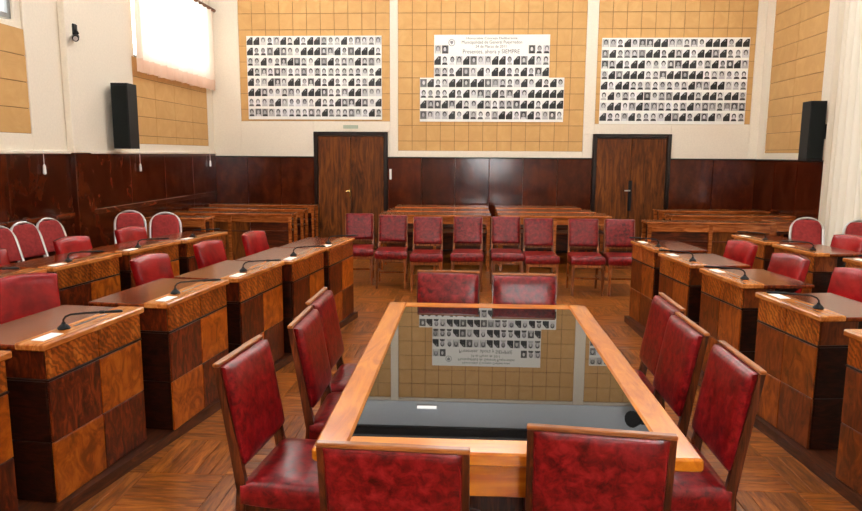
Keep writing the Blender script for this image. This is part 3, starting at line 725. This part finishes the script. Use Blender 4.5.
# ------------------------------------------------------------------ council desks
def make_desk(L_, name='council_desk', inset=.03, lite=M_VLIGHT, dark=M_VDARK):
    r = empty(name); tag(r, '', 'desk', 'checkered veneer desks')
    W_ = .50; e = inset; f0 = .016
    zt, zb = .797-PZ, 0.0
    MB().cbox(e+.006, L_-e-.006, f0+.006, .24, zb, zt, .003).build('body', M_BODY_SHADED, r)
    zr = [(0.004, .295, 0), (.299, .585, 1), (.600, zt, 2)]
    cols = [(e, L_/2-.001), (L_/2+.001, L_-e)]
    for (a, c, row) in zr:
        for ci, (u, v) in enumerate(cols):
            mt_ = M_ZEBRA if row == 2 else (lite if (row+ci) % 2 == 0 else dark)
            MB().cbox(u+.001, v-.001, f0-.004, f0+.008, a, c, .002).build('veneer_panel', mt_, r)
        for s in (0, 1):
            x0, x1 = (e-.004, e+.008) if s == 0 else (L_-e-.008, L_-e+.004)
            mt_ = M_BODY_SHADED if row < 2 else dark
            MB().cbox(x0, x1, f0+.012, .238, a, c, .002).build('end_panel', mt_, r)
    MB().cbox(e-.005, L_-e+.005, f0-.006, .244, .588, .597, .002).build('moulding', M_BODY_SHADED, r)
    tp = MB().cbox(0, L_, 0.14, W_, zt, zt+.024, .006).build('desktop', M_DTOP, r)
    for x_ in (e+.03, L_-e-.05): MB().hexa([(x_, .24, zt-.12), (x_+.02, .24, zt-.12), (x_+.02, .25, zt-.12), (x_, .25, zt-.12)], [(x_, .24, zt), (x_+.02, .24, zt), (x_+.02, .46, zt), (x_, .46, zt)]).build('bracket', M_BODY_SHADED, r)
    lg = MB().cbox(0, L_, 0, .15, zt, zt+.033, .006).build('ledge', M_LEDGE, r)
    MB().cbox(L_*.42, L_*.74, .085, .10, zt+.0325, zt+.0342, .0005).build('pen_groove', M_DFRAME, lg)
    return r
DZ = .785+.045     # top of ledge above the floor
dl = make_desk(.78); dr = make_desk(.65, lite=M_VMIDA, dark=M_VMIDB)
def put_desk(proto, start, end, lb):
    d = Vector((end[0]-start[0], end[1]-start[1])); return place(proto, (start[0], start[1], PZ), math.atan2(d.y, d.x), lb)
def local(o, x, y, z):
    c, s = math.cos(o.rotation_euler.z), math.sin(o.rotation_euler.z)
    return (o.location.x+c*x-s*y, o.location.y+s*x+c*y, o.location.z+z)
LD = [((-2.03, 1.96), (-1.95, 2.735), 'nearest checkered desk of the left aisle row, cut by the frame'),
      ((-1.87, 2.825), (-1.785, 3.600), 'checkered desk of the left aisle row nearest the camera in full view'),
      ((-1.69, 3.680), (-1.606, 4.455), 'third checkered desk of the left aisle row'),
      ((-1.545, 4.485), (-1.443, 5.260), 'fourth checkered desk of the left aisle row'),
      ((-1.378, 5.265), (-1.276, 6.040), 'fifth checkered desk of the left aisle row'),
      ((-1.245, 6.055), (-1.143, 6.830), 'farthest checkered desk of the left aisle row')]
RD = [((1.87, 3.393), (1.95, 2.75), 'nearest checkered desk of the right aisle row, cut by the frame'),
      ((1.813, 4.306), (1.895, 3.66), 'second checkered desk of the right aisle row'),
      ((1.765, 5.21), (1.842, 4.57), 'third checkered desk of the right aisle row'),
      ((1.675, 6.02), (1.745, 5.37), 'fourth checkered desk of the right aisle row'),
      ((1.635, 6.87), (1.70, 6.22), 'farthest checkered desk of the right aisle row')]
L2 = [((-3.19, 3.99), (-3.075, 4.76), 'desk of the left wall row nearest the camera'),
      ((-3.045, 4.80), (-2.928, 5.570), 'second desk of the left wall row'),
      ((-2.902, 5.64), (-2.775, 6.410), 'third desk of the left wall row'),
      ((-2.73, 6.44), (-2.595, 7.205), 'farthest desk of the left wall row')]
R2 = [((3.165, 5.86), (3.26, 5.22), 'desk of the right wall row nearest the camera'),
      ((2.965, 6.75), (3.06, 6.11), 'middle desk of the right wall row'),
      ((2.86, 7.50), (2.95, 6.86), 'farthest desk of the right wall row')]
desks = {}
for k, lst, pr_ in (('L', LD, dl), ('R', RD, dr), ('l', L2, dl), ('r', R2, dr)):
    desks[k] = [put_desk(pr_, a, c, lb) for a, c, lb in lst]

# ---- gooseneck microphones and paper cards on the ledges
def make_mic(sx):
    r = empty('gooseneck_microphone'); tag(r, '', 'microphone', 'gooseneck microphones on the desks')
    MB().lathe([(.028, 0), (.030, .006), (.022, .016), (.010, .026), (.008, .034)], 14).build('base', M_BLACK, r)
    pts = [(0, 0, .03), (0, 0, .045), (sx*.004, -.010, .06), (sx*.014, -.03, .069), (sx*.04, -.09, .073), (sx*.065, -.15, .074)]
    MB().tube(pts, .005, 8).build('gooseneck', M_BLACK, r)
    MB().tube([(sx*.065, -.15, .074), (sx*.073, -.17, .0745)], .008, 10).build('collar', M_BLACK, r)
    MB().tube([(sx*.073, -.17, .0745), (sx*.10, -.23, .075), (sx*.106, -.245, .075)], [.006, .008, .005], 8).build('mic_head', M_BLACK, r)
    return r
ml, mr_ = make_mic(1), make_mic(-1)
pc = MB().cbox(-.065, .065, -.032, .032, 0, .003, .001).mesh('paper_card', M_PAPER)
side = {'L': 'left aisle row', 'R': 'right aisle row', 'l': 'left wall row', 'r': 'right wall row'}
nm_ = {6: ['nearest', 'second', 'third', 'fourth', 'fifth', 'farthest'], 5: ['nearest', 'second', 'third', 'fourth', 'farthest'], 4: ['nearest', 'second', 'third', 'farthest'], 3: ['nearest', 'middle', 'farthest']}
for k in 'LRlr':
    for i, d in enumerate(desks[k]):
        Ld = .78 if k in 'Ll' else .65; w = nm_[len(desks[k])][i]
        if k in 'Ll': mx_, cx_ = .33, .12
        else: mx_, cx_ = .47, .14
        if k == 'L' and i == 0: continue
        place(ml if k in 'Ll' else mr_, local(d, mx_-(.06 if k in 'Ll' else 0), .105, .77), d.rotation_euler.z, 'black gooseneck microphone on the %s desk of the %s' % (w, side[k]))
        o = link('paper_card', pc, None, local(d, cx_, .075, .77), d.rotation_euler.z)
        tag(o, 'white paper card on the %s desk of the %s' % (w, side[k]), 'card', 'paper cards on the desks')

# ---- delegates' armchairs
def make_armchair():
    r = empty('leather_armchair'); tag(r, '', 'armchair', 'red leather armchairs behind the desks')
    zc = .655
    def fn(p, a, c):
        z = zc+p[2]+.018*(1-a*a)*(c > 0)*c
        return (p[0]*(1+.05*c), p[1]-.10*(.86-z)/.45-.03*(a*a), z)
    pd = MB(); pd.pad(.37, .39, .055, .04, 12, .4, 8, fn); pd.build('backrest', M_REDARM, r)
    st = MB(); st.pad(.42, .38, .06, .04, 10, .5, 8, lambda p, a, c: (p[0], -.25+p[2], .40-p[1])); st.build('seat', M_REDARM, r)
    for s in (-1, 1):
        ar = MB().tube([(s*.20, -.11, .38), (s*.235, -.11, .50), (s*.235, -.13, .60), (s*.235, -.25, .625), (s*.235, -.36, .615)], [.014, .014, .016, .02, .018], 8).build('armrest', M_BLACK, r)
        MB().tube([(s*.20, -.34, .38), (s*.235, -.35, .50), (s*.235, -.35, .61)], .012, 8).build('arm_post', M_CHROME, r)
    MB().tube([(0, -.25, .07), (0, -.25, .38)], .025, 10).build('column', M_BLACK, r)
    MB().cbox(-.12, .12, -.40, -.18, .36, .385, .004).build('seat_plate', M_BLACK, r)
    for k in range(5):
        a = 2*PI*k/5+.3; lg = MB().tube([(0, -.25, .085), (.19*math.cos(a), -.25+.19*math.sin(a), .055)], [.022, .014], 8).build('leg', M_BLACK, r)
        MB().lathe([(.010, 0), (.02, .008), (.02, .032), (.010, .04)], 8, (.19*math.cos(a), -.25+.19*math.sin(a), 0)).build('caster', M_BLACK, lg)
    return r
ac = make_armchair()
ARM = [(-2.76, 4.0, PI/2-.62, 'red armchair behind the third desk of the left aisle row, at the left edge'),
       (-2.385, 4.87, PI/2-.20, 'red armchair behind the fourth desk of the left aisle row'),
       (-2.264, 5.70, PI/2-.18, 'red armchair behind the fifth desk of the left aisle row'),
       (-2.10, 6.44, PI/2-.18, 'red armchair behind the farthest desk of the left aisle row'),
       (-3.76, 5.00, PI/2-.20, 'red armchair behind the left wall row, cut by the left edge'),
       (-3.57, 5.86, PI/2-.20, 'red armchair behind the third desk of the left wall row'),
       (-3.455, 6.70, PI/2-.25, 'red armchair behind the farthest desk of the left wall row'),
       (2.66, 4.66, -PI/2+.2, 'red armchair behind the second desk of the right aisle row, at the right edge'),
       (2.53, 5.34, -PI/2+.2, 'red armchair behind the third desk of the right aisle row'),
       (2.48, 6.15, -PI/2+.2, 'red armchair behind the fourth desk of the right aisle row'),
       (3.72, 6.72, -PI/2+.25, 'red armchair behind the middle desk of the right wall row')]
for x, y, rz, lb in ARM: place(ac, (x, y, PZ), rz, lb)

# ---- hoop-backed stacking chairs
def make_hoop():
    r = empty('stacking_chair'); tag(r, '', 'chair', 'steel hoop-back chairs by the walls')
    W, T = .165, .93; ly = lambda z: -.16*(T-z)/(T-.45) if z > .45 else -.16+.10*(.45-z)/.45
    pts = [(-W, ly(z), z) for z in (0, .22, .45, .62, T-.16)]
    for k in range(1, 12):
        a = PI-PI*k/12; z = T-.16+.16*math.sin(a)**.9; pts.append((W*math.cos(a), ly(z), z))
    pts += [(W, ly(z), z) for z in (T-.16, .62, .45, .22, 0)]
    MB().tube(pts, .014, 8).build('back_frame', M_CHROME, r)
    def fn(p, a, c):
        z = .755+p[2]; k = 1.0
        if c > 0: k = math.sqrt(max(.12, 1-(c*.86)**4))
        return (p[0]*k, p[1]+ly(z), z)
    pd = MB(); pd.pad(.295, .31, .025, .012, 12, .4, 8, fn); pd.build('back_pad', M_REDFAB, r)
    st = MB(); st.pad(.35, .40, .045, .02, 10, .5, 8, lambda p, a, c: (p[0], -.37+p[2], .44-p[1])); st.build('seat', M_REDFAB, r)
    for s in (-1, 1):
        MB().tube([(s*.155, -.17, .425), (s*.155, -.54, .425), (s*.155, -.56, .40), (s*.155, -.58, 0)], .012, 8).build('leg', M_CHROME, r)
    MB().tube([(-.155, -.568, .22), (.155, -.568, .22)], .009, 8).build('stretcher', M_CHROME, r)
    return r
hp = make_hoop()
HOOP = [(-4.36, 6.03, PI/2-.25, 'hoop-back steel chair by the left wall, cut by the left edge'),
        (-4.36, 6.40, PI/2-.25, 'hoop-back steel chair by the left wall, second from the left edge'),
        (-4.36, 6.80, PI/2-.25, 'hoop-back steel chair by the left wall, third from the left edge'),
        (-3.98, 7.80, .45, 'hoop-back steel chair behind the farthest armchair of the left wall row'),
        (-3.47, 7.62, .35, 'hoop-back steel chair beyond the left wall row, rightmost of five'),
        (3.80, 7.82, -.30, 'hoop-back steel chair beyond the right wall row'),
        (4.27, 7.60, -.35, 'hoop-back steel chair at the right edge before the curtain')]
for x, y, rz, lb in HOOP: place(hp, (x, y, PZ), rz, lb)

# ------------------------------------------------------------------ public bench desks at the back
def bench(x0, x1, y, label, z=.80, panel=None, depth=.36, name='bench_desk', top=M_BENCH):
    w = (x1-x0)/2; r = empty(name, ((x0+x1)/2, y, 0)); tag(r, label, 'bench desk', 'long bench desks at the back of the hall')
    MB().cbox(-w, w, 0, depth, z-.03, z, .005).build('top', top, r)
    MB().cbox(-w+.03, w-.03, .02, .04, z-.13, z-.03, .003).build('apron', top, r)
    for s in (-1, 1):
        for yy in (.03, depth-.03):
            MB().leg((s*(w-.04), yy, 0), (s*(w-.04), yy, z-.03), (.02, .02), (.024, .024)).build('leg', M_BENCH, r)
        MB().cbox(s*(w-.04)-.012, s*(w-.04)+.012, .05, depth-.05, .2, .24, .003).build('stretcher', M_BENCHD, r)
    if w > .6: MB().leg((0, .03, 0), (0, .03, z-.03), (.02, .02), (.024, .024)).build('leg', M_BENCH, r)
    MB().cbox(-w+.06, w-.06, .03, depth-.03, z-.27, z-.25, .003).build('shelf', M_BENCHD, r)
    if panel:
        n = panel; pw = (2*w-.1)/n
        for i in range(n): MB().cbox(-w+.05+i*pw+.003, -w+.05+(i+1)*pw-.003, .042, .06, .1, z-.03, .003).build('modesty_panel', [M_BENCHD, M_DOOR][i % 2], r)
    else:
        MB().cbox(-w+.06, w-.06, depth-.05, depth-.03, .25, .5, .003).build('modesty_panel', M_BENCHD, r)
    return r
for i, y in enumerate((9.55+.35, 10.60, 11.35)):
    wd = ['front', 'middle', 'rear'][i]
    bench(-1.28+.04*i, .34, y-.2, '%s bench desk of the block left of the central gap' % wd, z=.81, depth=.54)
    bench(.45, 2.05-.1*i, y-.14, '%s bench desk of the block right of the central gap' % wd, z=.81, depth=.54)
    bench(-4.42, -2.55-.02*i, y-.15+.1*i, '%s bench desk of the block by the left wall' % wd, panel=3 if i == 0 else None)
bench(2.38, 4.05, 9.12, 'front bench desk of the right block, panelled front', panel=2)
bench(4.08, 4.70, 9.30, 'short bench desk beside the right curtain', panel=None)
bench(3.0, 4.80, 10.20, 'middle bench desk of the right block')
bench(3.05, 4.80, 11.05, 'rear bench desk of the right block')
bench(-4.40, -3.55, 9.0, 'short open desk in front of the left block')
